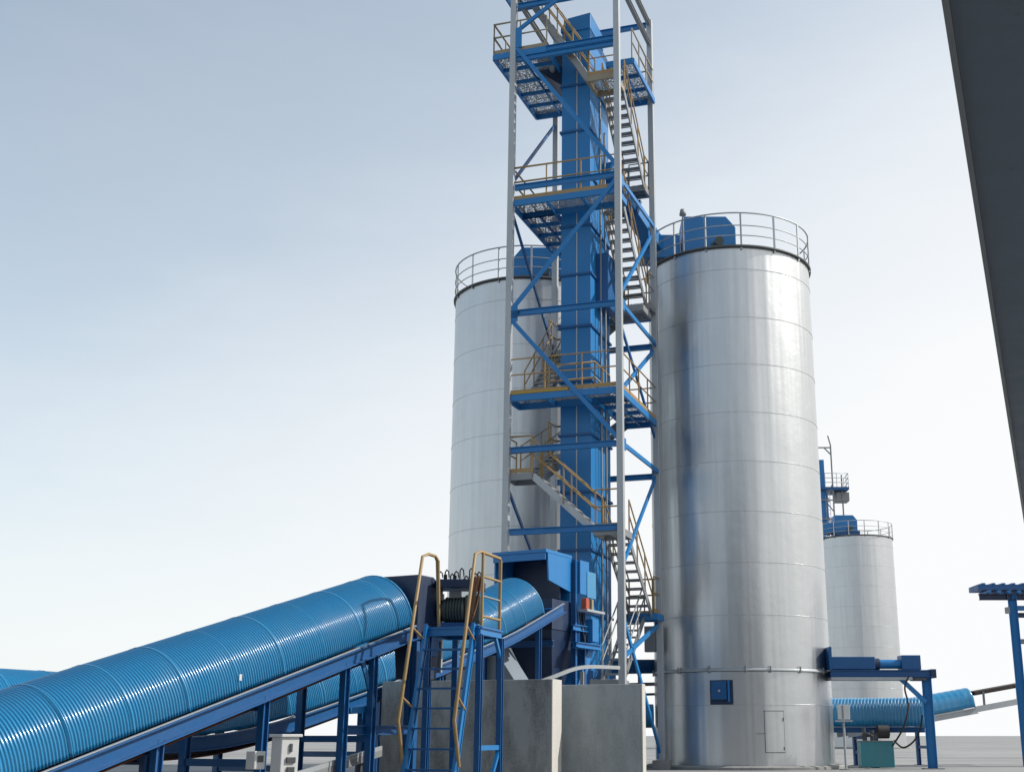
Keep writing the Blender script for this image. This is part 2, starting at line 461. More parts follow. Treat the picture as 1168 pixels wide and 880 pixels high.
def brace(k0, z0, k1, z1, mat='blue', w=.16):
    p, q = T(*cols[k0], z0), T(*cols[k1], z1)
    face = (q - p); face.z = 0; out = face.normalized().cross(Z)
    off = out * .06 if mat == 'blue' else -out * .06
    MB().beam(p + off, q + off, .075, w, (q - p).cross(out)).build('brace', mat, TW)
    MB().obox(p + off * 1.5 - face.normalized() * .02 - Z * .22, face.normalized() * .4, out * .02, Z * .44).build('gusset', mat, TW)
for k0, y0, k1, y1 in (('L', 358, 'F', 203), ('L', 362, 'F', 502), ('L', 51, 'F', 190), ('F', 203, 'R', 259), ('R', 268, 'F', 340), ('F', 345, 'R', 394),
                       ('R', 400, 'F', 448), ('F', 505, 'R', 538), ('R', 544, 'F', 652), ('R', 858, 'F', 690), ('R', 712, 'F', 752)):
    zz = {'L': zL, 'F': zF, 'R': zR, 'B': zB}
    brace(k0, zz[k0](y0), k1, zz[k1](y1))
for k0, y0, k1, y1 in (('L', 212, 'B', 143), ('L', 232, 'B', 400), ('L', 548, 'B', 690)):
    brace(k0, {'L': zL}[k0](y0), k1, zB(y1), 'deep', .13)
brace('F', zF(358), 'R', zR(500), 'deep', .13)
brace('L', zL(40), 'F', zL(-30))

RH = 1.36
def railing(par, path, mat, zs=(RH, RH * .55), step=1.25, toe=True, r=.028):
    """rails along a polyline of floor points, with posts; one mesh"""
    m = MB(); path = [V(p) for p in path]
    for h in zs: m.tube([p + Z * h for p in path], r, 6)
    for p, q in zip(path, path[1:]):
        L = (q - p).length; n = max(1, round(L / step))
        for i in range(n + 1): m.beam(p + (q - p) * i / n, p + (q - p) * i / n + Z * RH, .045, .045)
    if toe:
        for p, q in zip(path, path[1:]): m.beam(p + Z * .09, q + Z * .09, .012, .15)
    return m.build('guard_rail', mat, par)
def platform(strips, z, rails, mat='sand', fm='blue', name='platform'):
    """strips: (a0,a1,b0,b1) floor pieces; rails: polylines of (a,b)"""
    m = MB(); gm = MB()
    for a0, a1, b0, b1 in strips:
        for (p, q) in ((T(a0, b0, z), T(a1, b0, z)), (T(a0, b1, z), T(a1, b1, z)), (T(a0, b0, z), T(a0, b1, z)), (T(a1, b0, z), T(a1, b1, z))):
            m.beam(p, q, .09, .24)
        if b1 - b0 > a1 - a0:
            n = max(1, round((b1 - b0) / 1.15))
            for i in range(1, n): m.beam(T(a0, b0 + (b1 - b0) * i / n, z - .02), T(a1, b0 + (b1 - b0) * i / n, z - .02), .07, .16)
            m.beam(T((a0 + a1) / 2, b0, z - .02), T((a0 + a1) / 2, b1, z - .02), .05, .12)
        else:
            n = max(1, round((a1 - a0) / 1.3))
            for i in range(1, n): m.beam(T(a0 + (a1 - a0) * i / n, b0, z - .02), T(a0 + (a1 - a0) * i / n, b1, z - .02), .07, .16)
        gm.obox(T(a0, b0, z + .125), A * (a1 - a0), B * (b1 - b0), Z * .03)
    p = m.build(name, fm, TW); p['_o'] = TW['_o']
    gm.build('grating', 'grate', p)
    for rl in rails: railing(p, [T(a, b, z + .14) for a, b in rl], mat)
    return p
tread_no = 0
def stair(p, q, sd, width, mat='sand', rails=(0, 1), smat='dull'):
    """flight from floor point p (upper, centre) to q (lower, centre)"""
    p, q, sd = V(p), V(q), V(sd).normalized(); d = q - p
    m = MB()
    for s_ in (-1, 1):
        o = sd * (s_ * width / 2); m.beam(p + o - Z * .08, q + o - Z * .08, .05, .24)
    f = m.build('stair_flight', smat, TW); f['_o'] = TW['_o']
    n = max(3, round(abs(d.z) / .27)); h = V((d.x, d.y, 0)).normalized(); first = None
    for i in range(1, n):
        c = p + d * (i / n)
        if first is None:
            tm = MB().obox(-sd * (width / 2 - .02) - h * .14, sd * (width - .04), h * .25, Z * .03)
            tm.obox(-sd * (width / 2 - .02) + h * .125, sd * (width - .04), h * .02, -Z * .05)
            o = tm.build('tread', 'dull'); o.parent = f; first = o
        else:
            o = first.copy(); col.objects.link(o)
        o.location = c - V(TW['_o'])
    for s_ in rails:
        o = sd * ((-1 if s_ == 0 else 1) * (width / 2 + .03)); r = MB()
        for hh in (RH * .93, RH * .52): r.tube([p + o + Z * hh, q + o + Z * hh], .028, 6)
        k = max(2, round(d.length / 1.3))
        for i in range(k + 1):
            c = p + o + d * (i / k); r.beam(c - Z * .1, c + Z * RH * .93, .045, .045)
        r.build('handrail', mat, f)
    return f
zp2, zp3 = 20.95, 13.15
# upper platform out of sight, top platform, landing, and down the spiral
platform([(-.5, .5, .2, 1.3)], 30.4, [])
P1 = platform([(-.85, 1.4, 0, 5.2), (3.35, W + .15, 1.9, D)], 27.45, [[(1.4, 0), (-.85, 0), (-.85, 5.2), (1.3, 5.2)], [(3.3, 5.4), (W + .1, D), (W + .1, 1.9)]])
MB().ibeam(T(1.4, 0, 27.45), T(W - .1, 0, 27.45), .16, .22).build('edge_beam', 'blue', P1)
stair(T(.45, .75, 30.3), T(3.05, .75, 26.05), B, .85, 'ochre')
platform([(3.05, W - .15, .25, 1.5)], 25.95, [[(3.1, .25), (W - .15, .25)]], 'ochre', 'sand')
stair(T(3.72, 1.5, 26.05), T(3.72, 4.6, 23.2), A, .85, 'ochre')
platform([(3.25, W - .15, 4.6, D)], 23.1, [[(3.3, D), (W - .15, D), (W - .15, 4.6)]], fm='dull')
stair(T(3.25, 4.95, 23.1), T(1.35, 4.95, 21.1), B, .75)
platform([(0, W - .05, 0, 1.25), (0, 1.35, 1.25, D - .05)], zp2, [[(W - .1, .02), (.05, .02), (.05, D - .1)]], 'ochre')
MB().obox(T(0, -.03, zp2 + .13), A * W, B * .05, Z * .05).build('kick_strip', 'sand', TW)
stair(T(3.72, 1.25, 21.05), T(3.72, 4.55, 17.95), A, .85, 'ochre')
platform([(3.0, W + .05, 4.5, D + .1)], 17.85, [[(3.0, D), (W, D), (W, 4.5)]], fm='dull')
platform([(2.95, W + .05, 3.2, 4.4)], 17.35, [], fm='dull')
stair(T(3.2, 4.95, 17.9), T(1.15, 4.95, 16.3), B, .75)
platform([(.05, 1.15, 4.45, D)], 16.2, [[(.05, 4.5), (.05, D), (1.1, D)]], 'ochre', 'dull')
stair(T(.6, 4.45, 16.25), T(.6, 1.3, 13.3), A, .8, 'ochre')
P3 = platform([(0, W, 0, 1.25), (3.05, W, 1.25, D)], zp3, [[(W, 0), (0, 0)], [(W, 0), (W, D), (3.1, D)], [(1.2, 1.2), (3.0, 1.2), (3.0, 3.2)]], 'ochre')
MB().obox(T(0, -.06, zp3 + .13), A * W * .55, B * .05, Z * .09).build('kick_strip', 'yellow', P3)
stair(T(3.05, 4.95, 13.2), T(1.15, 4.95, 11.95), B, .75, 'ochre')
platform([(.05, 1.15, 4.45, D)], 11.85, [[(.05, 4.5), (.05, D), (1.1, D)]], 'ochre', 'dull')
stair(T(.6, 4.45, 11.9), T(.6, 1.0, 10.3), A, .8, 'ochre')
platform([(0, .98, .05, 1.0)], 10.2, [[(0, 1.0), (0, .05), (.95, .05)]], 'ochre', 'dull')
stair(T(.98, .5, 10.3), T(3.35, .5, 8.15), B, .85, 'ochre', smat='galv')
platform([(3.3, W, .05, 1.3)], 8.05, [[(3.35, .05), (W, .05)]], 'ochre', 'dull')
stair(T(3.78, 1.3, 8.1), T(3.78, 4.55, 5.6), A, .85, 'ochre', smat='dull')
platform([(3.05, W + .1, 4.5, D + .1)], 5.5, [[(3.1, D), (W, D), (W, 4.5)]], 'ochre')
stair(T(3.55, 4.5, 5.5), T(3.55, 1.4, 3.0), A, .7, 'dull', smat='dull')
platform([(3.1, W - .2, .3, 1.4)], 2.9, [], 'dull', 'dull')
MB().obox(T(3.0, D + .2, 5.62), A * 1.2, B * .05, Z * .12).build('kick_strip', 'yellow', TW)
# loose cables and pipe runs up the tower
for a, b, z0_, z1_ in ((2.95, 2.2, 3, 26), (3.02, 2.6, 4, 22), (2.9, 3.0, 7, 25)):
    MB().tube([T(a, b, z0_), T(a, b, z1_)], .04, 6).build('conduit', 'dull', TW)

# ------------------------------------------------------------------ bucket elevator inside the tower
CA0, CA1, CB0, CB1 = 1.55, 2.75, 1.5, 4.1
EL = thing('bucket_elevator', 'tall flanged blue bucket elevator casing rising inside the stair tower', 'elevator', T(2.15, 2.8))
def fr(a0, a1, b0, b1, z0_, z1_, m=None):
    return (m or MB()).obox(T(a0, b0, z0_), A * (a1 - a0), B * (b1 - b0), Z * (z1_ - z0_))
Yc = T(CA0, CB0).y
fz = [zat(y, Yc) for y in (770, 700, 628, 562, 497, 436, 374, 315, 260, 205, 152, 100)]
prevz = .1
for i, z in enumerate(fz + [29.05]):
    if z > prevz + .1: fr(CA0, CA1, CB0, CB1, prevz, z - .02).build('casing_section', 'blue', EL, .015)
    if z < 29: fr(CA0 - .07, CA1 + .07, CB0 - .07, CB1 + .07, z - .045, z + .045).build('flange', 'deep', EL)
    prevz = z + .02
mid = (CA0 + CA1) / 2 + .05
fr(mid - .022, mid + .022, CB0 - .035, CB0 + .01, 4, 28.4).build('seam_strip', 'galv', EL)
fr(CA1 - .01, CA1 + .035, 2.75, 2.80, 4, 27).build('seam_strip', 'galv', EL)
# head: slanted cap and the drive box hanging on its left side
hp = [T(CA0 - .05, CB0 - .06, 29.0), T(CA1 + .03, CB0 - .06, 29.0), T(CA1 + .03, CB0 - .06, 29.72), T(CA0 + .25, CB0 - .06, 29.62), T(CA0 - .05, CB0 - .06, 29.2)]
MB().prism(hp, B * 1.9).build('head_cover', 'blue', EL, .02)
MB().prism([T(.40, 1.7, 27.6), T(.40, 1.7, 28.5), T(CA0 - .02, 1.7, 28.5), T(CA0 - .02, 1.7, 26.7), T(CA0 - .3, 1.7, 26.9)], B * 1.7).build('drive_box', 'navy', EL, .02)
MB().cyl(T(1.1, 1.55, 27.5), T(1.1, 1.70, 27.5), .12, 16).build('shaft_cover', 'galv', EL)
fr(CA0 - .18, CA1 + .1, CB0 - .12, CB1 + .2, .1, zat(765, Yc)).build('boot', 'deep', EL, .02)
cc = MB().prism([T(CA1, 2.2, 19.4), T(CA1, 3.6, 19.4), T(CA1 + .2, 3.6, 18.2), T(CA1, 3.6, 17.2), T(CA1, 2.2, 17.2)], A * .5)
cc.build('side_duct', 'deep', EL, .01)
# discharge spouts from the head down to both silo housings
sp1 = thing('discharge_spout', 'blue sloping spout from the elevator towards the right big silo', 'chute', T(CA1, 3.2, 22.5))
pA, pB = T(CA1 + .02, 3.3, 23.6), V((c1.x - 3.0, c1.y - .2, H1 + 1.2))
MB().beam(pA, pB, .7, .6).build('trough', 'blue', sp1, .02)
MB().beam(pA + (pB - pA) * .47, pA + (pB - pA) * .5, .82, .72).build('flange', 'deep', sp1)
# grey cabinet hung beside the rear right column
cb = MB().obox(at(735, 743, 48.6), A * .42 * 1.0, B * .3, Z * .98)
tag(cb.build('wall_cabinet', 'dull', None, .015), 'plain grey steel cabinet hung on the tower beside the right big silo', 'cabinet')

# ------------------------------------------------------------------ covered belt conveyors
def frames(path):
    out = []
    for i, p in enumerate(path):
        t = (path[min(i + 1, len(path) - 1)] - path[max(i - 1, 0)]).normalized()
        n = t.cross(Z).normalized(); out.append((p, t, n, n.cross(t).normalized()))
    return out
def resample(path, step):
    path = [V(p) for p in path]; out = [path[0]]; acc = 0; tot = sum((b - a).length for a, b in zip(path, path[1:]))
    n = max(2, round(tot / step)); want = tot / n; pos = 0; i = 0; seg0 = 0
    cum = [0]
    for a, b in zip(path, path[1:]): cum.append(cum[-1] + (b - a).length)
    res = []
    for k in range(n + 1):
        s = min(k * tot / n, tot - 1e-6)
        while i < len(path) - 2 and cum[i + 1] < s: i += 1
        f = (s - cum[i]) / (cum[i + 1] - cum[i]); res.append(path[i].lerp(path[i + 1], f))
    return res, tot / n
def cover_mesh(path, r, skirt, pitch, amp, seam=None, seam0=0, per=7, arc=22):
    """corrugated arch swept along the belt line; seams are lapped sheet edges"""
    pts, st = resample(path, pitch / per); fr_ = frames(pts); prof = []
    for z in (0, skirt * .5): prof.append((1.0, z, 1, 0))
    for j in range(arc + 1):
        a = math.pi * j / arc; prof.append((math.cos(a), skirt + r * math.sin(a), math.cos(a), math.sin(a)))
    for z in (skirt * .5, 0): prof.append((-1.0, z, -1, 0))
    vs = []; k = len(prof)
    for i, (p, t, n, u) in enumerate(fr_):
        s = i * st; d = amp * math.cos(2 * math.pi * i / per)
        if seam:
            q = (s - seam0) % seam
            if q < .03: d = amp + .006
            elif q > seam - .026: d = -amp - .016
        for cx_, z, nx, nz in prof:
            vs.append(p + n * (cx_ * r + nx * d) + u * (z + nz * d))
    fs = []
    for i in range(len(fr_) - 1):
        for j in range(k - 1): fs.append((i * k + j, i * k + j + 1, (i + 1) * k + j + 1, (i + 1) * k + j))
    m = MB().add(vs, [f[::-1] for f in fs], True)
    return m, fr_
def end_plate(m, f, r, skirt, back):
    p, t, n, u = f; arc = 22
    poly = [p + n * r, ] + [p + n * (r * math.cos(math.pi * j / arc)) + u * (skirt + r * math.sin(math.pi * j / arc)) for j in range(arc + 1)] + [p - n * r]
    return m.prism(poly, t * back)

def conveyor(name, label, path, r, skirt, pitch, amp, seam, legs, seam0=0, cover_path=None, near_only=(), rail_h=.26, belt=True, railmat='deep', covmat='cover', cover_from=0, per=7):
    path = [V(p) for p in path]
    o = thing(name, label, 'conveyor', (path[0].x, path[0].y, 0), 'blue covered belt conveyors')
    cm, fs = cover_mesh([V(p) for p in (cover_path or path)], r, skirt, pitch, amp, seam, seam0, per)
    cov = cm.build('cover', covmat, o)
    sol = cov.modifiers.new('sheet', 'SOLIDIFY'); sol.thickness = .012; sol.offset = -1
    coarse, _ = resample(path, .6); cf = frames(coarse)
    for s_ in (1, -1):
        m = MB(); lip = MB()
        for (p, t, n, u), (p2, t2, n2, u2) in zip(cf, cf[1:]):
            a_, b_ = p + n * s_ * (r + .03) - u * (rail_h / 2 + .03), p2 + n2 * s_ * (r + .03) - u2 * (rail_h / 2 + .03)
            m.beam(a_, b_, .03, rail_h - .03, u)
            for q in (rail_h / 2 - .012, -rail_h / 2 + .012): m.beam(a_ + u * q + n * s_ * .045, b_ + u2 * q + n2 * s_ * .045, .12, .022, u)
            lip.beam(a_ + u * (rail_h / 2 + .012) + n * s_ * .055, b_ + u2 * (rail_h / 2 + .012) + n2 * s_ * .055, .05, .014, u)
        sr = m.build('side_rail', railmat, o); sr['_o'] = o['_o']
        lip.build('edge_trim', 'galv', sr)
    if belt:
        m = MB()
        for (p, t, n, u), (p2, t2, n2, u2) in zip(cf, cf[1:]): m.beam(p - u * .42, p2 - u2 * .42, r * 1.5, .025, u)
        m.build('return_belt', 'rust', o)
        m = MB()
        for (p, t, n, u) in cf[::3]: m.beam(p - n * r - u * .2, p + n * r - u * .2, .1, .1, u)
        m.build('cross_tie', 'deep', o)
    for s_ in legs:
        # a pair of legs with a tie, at distance s_ from the start
        acc = 0
        for a_, b_ in zip(coarse, coarse[1:]):
            L = (b_ - a_).length
            if acc + L >= s_: p = a_.lerp(b_, (s_ - acc) / L); t = (b_ - a_).normalized(); break
            acc += L
        n = t.cross(Z).normalized(); hz_ = V((t.x, t.y, 0)).normalized(); top = p.z - rail_h
        if top < .3: continue
        for k in (1,) if s_ in near_only else (1, -1):
            q = V((p.x, p.y, 0)) + n * k * (r - .02)
            lg = MB().ibeam(q + Z * .02, q + Z * (top + .02), .13, .15, hz_).build('leg', 'deep', o, 0); lg['_o'] = o['_o']
            MB().obox(q - n * .16 - hz_ * .16, n * .32, hz_ * .32, Z * .022).build('base_plate', 'deep', lg)
        q = V((p.x, p.y, 0))
        if s_ in near_only: continue
        tie = MB()
        zt = top - .14; tie.ibeam(q - n * (r - .1) + Z * zt, q + n * (r - .1) + Z * zt, .12, .16)
        tie.build('leg_tie', 'deep', o)
        if top > 1.2: MB().beam(q - n * (r - .1) + Z * (top * .42), q + n * (r - .1) + Z * (top * .42), .1, .12).build('leg_tie', 'deep', o)
    return o, fs
AZ = R(63); CD = V((math.cos(AZ), math.sin(AZ), 0)); CN = CD.cross(Z)     # conveyor run and its right-hand side
def on_line(E, s, z): return V((E.x - CD.x * s, E.y - CD.y * s, z))
E1 = at(470, 712, 25.0); rA = .86
E1c = E1 - CN * rA
sl1 = .300
path1 = [on_line(E1c, s, E1.z - sl1 * s) for s in (10.6, 8, 6, 4, 2, 0)]
C1, f1 = conveyor('belt_conveyor', 'large near conveyor under a ribbed blue arched cover, climbing from bottom left', path1, rA, .16, .058, .0125, 1.13,
                  [(10.6 - s) * 1.044 for s in (6.5, 4.2, 2.05, 1.2)], seam0=.35, near_only=[(10.6 - 2.05) * 1.044])
tp = E1 - CD * 4.9 - Z * (sl1 * 4.9) + Z * .20
MB().obox(tp + CN * .018, CD * .06, CN * .012, Z * .10).build('tag_plate', 'white', C1)
ep = end_plate(MB(), f1[-1], rA + .02, .16, .03).build('end_plate', 'cover', C1)
E2 = at(640, 687, 37.0); rB = .92
E2c = E2 - CN * rB
prof2 = [(30, 1.20), (26, 1.20), (22, 1.20), (18.2, 1.19), (14.7, 1.20), (12.5, 1.48), (10.2, 1.99), (8, 2.54), (6, 3.06), (4.4, 3.50), (2.94, 3.93), (1.4, 4.48), (0, 5.0)]
path2 = smooth_path([on_line(E2c, s, z) for s, z in prof2], 5)
C2, f2 = conveyor('belt_conveyor', 'rear conveyor under a ribbed blue cover, curving up from the left into the blue hood', path2, rB, .16, .058, .0125, 1.13,
                  [31.0 - s for s in (16.8, 13.0, 10.4, 7.2, 4.2, 1.9)], cover_path=[p for p in path2 if (p - path2[-1]).length > .85])
end_plate(MB(), f2[-1], rB + .02, .16, .03).build('end_plate', 'cover', C2)

# head of the near conveyor: steel box, drive, motor
HB = thing('conveyor_head', 'dark blue drive box closing the upper end of the near conveyor', 'machine', V((E1c.x, E1c.y, 0)))
def K(s, n, z): return E1c + CD * s + CN * n + Z * z            # s past the end, n to the right, z above the end
m = MB().prism([K(.02, .98, -.30), K(.02, .98, 1.0), K(.55, .98, 1.0), K(.92, .98, .80), K(.92, .98, -.30)], -CN * 1.42)
m.build('box', 'navy', HB, .02)
MB().prism([K(.16, .95, -1.05), K(.06, .95, -.302), K(.88, .95, -.302), K(.78, .95, -1.05)], -CN * .55).build('chute', 'navy', HB, .01)
MB().obox(K(.925, .55, -.9), CD * .06, CN * .42, Z * 1.6).build('side_door', 'galv', HB, .01)
MB().obox(K(.2, 1.0, -.6), CD * .5, CN * .05, Z * .5).build('inspection_plate', 'deep', HB, .01)
for s_ in (.12, .8):
    for n_ in (.75,):
        p = K(s_, n_, 0); MB().ibeam(V((p.x, p.y, .0)), V((p.x, p.y, E1c.z - 1.048)), .12, .12).build('leg', 'deep', HB)
# motor on a shelf to the right of the head
mp = at(523, 716, 25.6)
MT = thing('geared_motor', 'grey green geared motor with dark fins on the ladder landing', 'motor', mp)
MB().obox(mp + V((-.36, -.2, 0)), (.74, 0, 0), (0, .5, 0), (0, 0, .10)).build('base', 'deep', MT, .01)
MB().cyl(mp + V((-.30, .05, .36)), mp + V((.16, -.03, .36)), .24, 20).build('motor_body', 'motor', MT)
m = MB()
for i in range(7): m.cyl(mp + V((-.26 + i * .06, .043 - i * .011, .36)), mp + V((-.235 + i * .06, .04 - i * .011, .36)), .275, 20)
m.build('cooling_fins', 'motor', MT)
MB().cyl(mp + V((-.42, .07, .36)), mp + V((-.31, .05, .36)), .21, 20).build('fan_cowl', 'black', MT)
MB().obox(mp + V((.14, -.25, .10)), (.32, 0, 0), (0, .5, 0), (0, 0, .55)).build('gearbox', 'motor', MT, .03)
MB().obox(mp + V((-.20, -.12, .60)), (.24, 0, 0), (0, .2, 0), (0, 0, .15)).build('terminal_box', 'dull', MT, .01)
sh = MB().obox(mp + V((-.45, -.35, .80)), (.95, 0, 0), (0, .85, 0), (0, 0, .16)); sh.build('guard', 'navy', MT, .01)
m = MB()
for i in range(9):
    x = -.40 + i * .10 + random.uniform(-.02, .02); h = random.uniform(.05, .22)
    q = mp + V((x, -.12 + random.uniform(-.1, .1), .955))
    m.tube([q, q + Z * h, q + V((.03, 0, h + .04)), q + V((.07, 0, h + .01)), q + V((.08, .02, h * .4))], .014, 6)
    if i % 2: m.obox(q + V((-.03, -.03, 0)), (.07, 0, 0), (0, .06, 0), (0, 0, h * .7))
m.build('valve_row', 'black', MT)
m = MB()
for i in range(4): m.obox(mp + V((-.45 + i * .24, -.32, -.1 - .0)), (.05, 0, 0), (0, .4, 0), (0, 0, .1))
for x in (-.05,): m.beam(V((mp.x + x, mp.y + .1, 0)), V((mp.x + x, mp.y + .1, mp.z - .08)), .12, .12)
m.build('stand', 'deep', MT)
# hank of brown cable hung beside the motor
hk0 = at(548, 656, 24.7)
m = MB()
for i in range(9):
    o_ = V((-.02 * i + .02, .02 * i, -.015 * (i % 3))); L_ = .78 + .05 * (i % 4)
    pts = [hk0 + o_ + V((-(.035 + .006 * (i % 4)) * math.sin(2 * math.pi * j / 16) - .075 * (1 - math.cos(2 * math.pi * j / 16)), 0, -L_ * .5 * (1 - math.cos(2 * math.pi * j / 16)))) for j in range(16)]
    m.tube(pts, .013, 6, True)
tag(m.build('cable_hank', 'cord'), 'hank of brown cable hanging from the handrail by the motor', 'cable')

# ------------------------------------------------------------------ ladder and landing in front
Q = at(487, 716, 24.0)
LD = thing('access_ladder', 'steep blue ladder with tan handrail hoops up to the conveyor landing', 'ladder', V((Q.x, Q.y, 0)))
def U(a, b, z): return Q + A * a + B * b + Z * z
wl = .98; lean = .90; zt = Q.z
for a in (0, wl):
    MB().ibeam(U(a, -lean - .02, -zt + .0), U(a, .02, .06), .06, .17, B).build('stile', 'blue', LD)
for i in range(10):
    z = -.42 - i * .36
    if zt + z < .15: continue
    b = z / zt * lean
    MB().beam(U(.03, b, z), U(wl - .03, b, z), .14, .035, Z).build('rung', 'deep', LD)
m = MB()
for p, q in ((U(-.05, .05, -.07), U(1.08, .05, -.07)), (U(1.08, .05, -.07), U(1.08, 1.15, -.07)), (U(-.05, 1.15, -.07), U(1.08, 1.15, -.07)), (U(-.05, .05, -.07), U(-.05, 1.15, -.07))):
    m.ibeam(p, q, .09, .15)
lan = m.build('landing', 'blue', LD); lan['_o'] = LD['_o']
MB().obox(U(-.05, .05, .01), A * 1.13, B * 1.1, Z * .02).build('floor_plate', 'deep', lan)
for a, b in ((1.08, .05), (1.08, 1.15), (-.02, .12)):
    p = U(a, b, 0); MB().ibeam(V((p.x, p.y, 0)), V((p.x, p.y, Q.z - .14)), .105, .12, B).build('leg', 'deep', LD)
p0, p1 = U(1.08, .05, 0), U(1.08, 1.15, 0)
m = MB()
m.beam(V((p0.x, p0.y, .98)), V((p1.x, p1.y, .98)), .06, .09); m.build('leg_brace', 'blue', LD); m = MB()
m.beam(V((p1.x, p1.y, .95)), V((p0.x, p0.y, -.0)) .lerp(V((p1.x, p1.y, 0)), .35), .06, .07)
m.build('leg_brace', 'blue', LD); m = MB()
m.beam(V((p1.x, p1.y, Q.z - .55)), V((p1.x, p1.y, Q.z - .14)) + (p0 - p1) * .28, .06, .07)
m.build('leg_brace', 'blue', LD)
def hoop(a, off):
    """tan tube that runs beside the stile, kinks out and loops over at the top"""
    st = lambda z: z / zt * lean
    side = A * off
    k1, k2 = -2.52, -1.72
    out = -B * .50
    pts = [U(a, st(k1), k1) + side, U(a, st(k2), k2) + out + side, U(a, -.02, 1.36) + side - B * .16, U(a, .10, 1.44) + side, U(a, .42, 1.44) + side, U(a, .54, 1.36) + side]
    return pts, st, out, side
for a, off in ((0, -.06), (wl, .06)):
    pts, st, out, side = hoop(a, off); m = MB()
    if a == 0:
        pts.append(U(a, .70, .0) + side); m.tube(pts, .032, 8)
    else:
        pts = pts[:4] + [U(a, 1.12, 1.44) + side, U(a, 1.16, 1.38) + side, U(a, 1.16, -.02) + side]; m.tube(pts, .032, 8)
        for z in (.98, .22): m.tube([U(a, .22, z) + side, U(a, 1.15, z) + side], .026, 8)
        m.tube([U(a, .22, 1.43) + side, U(a, .22, -.02) + side], .03, 8)
    for z in (-.02, -1.30):
        t_ = (z + 1.72) / (1.36 + 1.72); b0 = (st(-1.72) - .50) * (1 - t_) + (-.18) * t_
        m.tube([U(a, b0, z) + side, U(a, st(z - .2) + .02, z - .22) + side * .2], .024, 6)
    m.build('handrail', 'ochre', LD)
m = MB().tube([U(wl + .06, .25, .60), U(wl + .06, 1.13, .60)], .024, 6); m.build('chain_bar', 'dull', LD)
# blue framework linking the near conveyor legs with the landing
p = at(396, 832, 23.6); q = at(470, 832, 24.9)
FRM = thing('support_frame', 'low blue steel frame between the near conveyor and the ladder', 'frame', V((p.x, p.y, 0)))
MB().ibeam(p, q, .12, .17).build('beam', 'deep', FRM)
q2 = at(470, 845, 25.9)
for r_ in (q,): MB().ibeam(V((r_.x, r_.y, 0)), V((r_.x, r_.y, r_.z + (1.55 if r_ is p else 1.7))), .15, .15, A).build('post', 'deep', FRM)
MB().beam(at(412, 748, 23.8), at(427, 806, 24.0), .06, .08).build('diagonal', 'blue', FRM)
MB().beam(at(399, 810, 23.7), at(428, 808, 24.2), .06, .12).build('tie', 'blue', FRM)

# ------------------------------------------------------------------ concrete pit walls
def block(name, label, px_r, py_top, Yr, width, thick, mat):
    p = at(px_r, py_top, Yr); o = V((p.x, p.y, 0)) - A * width
    t = MB().obox(o, A * width, B * thick, Z * p.z)
    w_ = thing(name, label, 'wall', o); t.build('panel', mat, w_, .012)
    MB().obox(o + A * (width + .003) + B * .0 - B * .004, A * .035, B * (thick + .008), Z * (p.z + .004)).build('sunlit_end_strip', 'cream', w_, .006)  # pale strip puts the sunlight on the wall's end face into its colour
    return w_
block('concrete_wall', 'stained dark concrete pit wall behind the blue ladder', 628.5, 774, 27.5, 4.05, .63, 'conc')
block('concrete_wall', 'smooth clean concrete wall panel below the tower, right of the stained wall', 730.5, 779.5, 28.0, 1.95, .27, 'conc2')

# ------------------------------------------------------------------ hood and hopper at the top of the rear conveyor
def Hh(s, n, z): return E2c + CD * s + CN * n + Z * z
HO = thing('feed_hopper', 'dark blue hood on a steel frame over a tapering hopper below the elevator', 'hopper', V((E2c.x, E2c.y, 0)))
m = MB(); t_ = .05
fz1 = 1.50
NR, NL, S0, S1_ = .52, -1.30, -.2, 1.35
m.obox(Hh(S0 - .1, NL - .04, fz1), CD * (S1_ - S0 + .15), CN * (NR - NL + .08), Z * .10)      # top sheet
m.obox(Hh(S0, NL, .2), CD * (S1_ - S0), CN * t_, Z * (fz1 - .2))
m.obox(Hh(S1_ - t_, NL + t_, .2), CD * t_, CN * (NR - NL - t_), Z * (fz1 - .2))
m.obox(Hh(S0 - .08, NL, fz1 - .22), CD * .05, CN * (NR - NL), Z * .218)
m.build('hood', 'blue', HO, .008)
MB().prism([Hh(S0, NR + .05, fz1 - .01), Hh(S1_, NR + .05, fz1 - .01), Hh(S1_, NR + .05, .45), Hh(S0 + .08, NR + .05, .68)], -CN * t_).build('side_panel', 'blue', HO)
MB().obox(Hh(.85, NL + .1, .22), CD * .05, CN * (NR - NL - .2), Z * 1.2).build('hood_shade_sheet', 'navy', HO)  # dark sheet paints the shade inside the hood opening
m = MB()
for s_, n_ in ((1.42, .62), (2.05, .62), (2.05, -1.3), (.3, -1.3)):
    p = Hh(s_, n_, 0)
    lg = MB().ibeam(V((p.x, p.y, 0)), V((p.x, p.y, E2c.z + (fz1 - .02 if s_ > 1.4 and s_ < 2 else -.1))), .16, .16, A).build('leg', 'deep', HO)
for z, s0_, s1_ in ((-.62, 1.2, 2.2), (-1.15, 1.2, 2.7), (-2.45, 0, 2.2)):
    MB().ibeam(Hh(s0_, .70, z), Hh(s1_, .70, z), .14, .18).build('frame_beam', 'blue', HO)
    MB().ibeam(Hh(2.05, .55, z), Hh(2.05, -1.25, z), .14, .18).build('frame_beam', 'deep', HO)
    MB().ibeam(Hh(.3, .5, z), Hh(.3, -1.25, z), .14, .18).build('frame_beam', 'deep', HO)
t0 = [Hh(.2, .5, -.75), Hh(1.9, .5, -.75), Hh(1.9, -1.2, -.75), Hh(.2, -1.2, -.75)]
t1 = [Hh(.9, .15, -2.7), Hh(1.5, .15, -2.7), Hh(1.5, -.4, -2.7), Hh(.9, -.4, -2.7)]
MB().hexa(t1 + t0).build('hopper_cone', 'navy', HO)
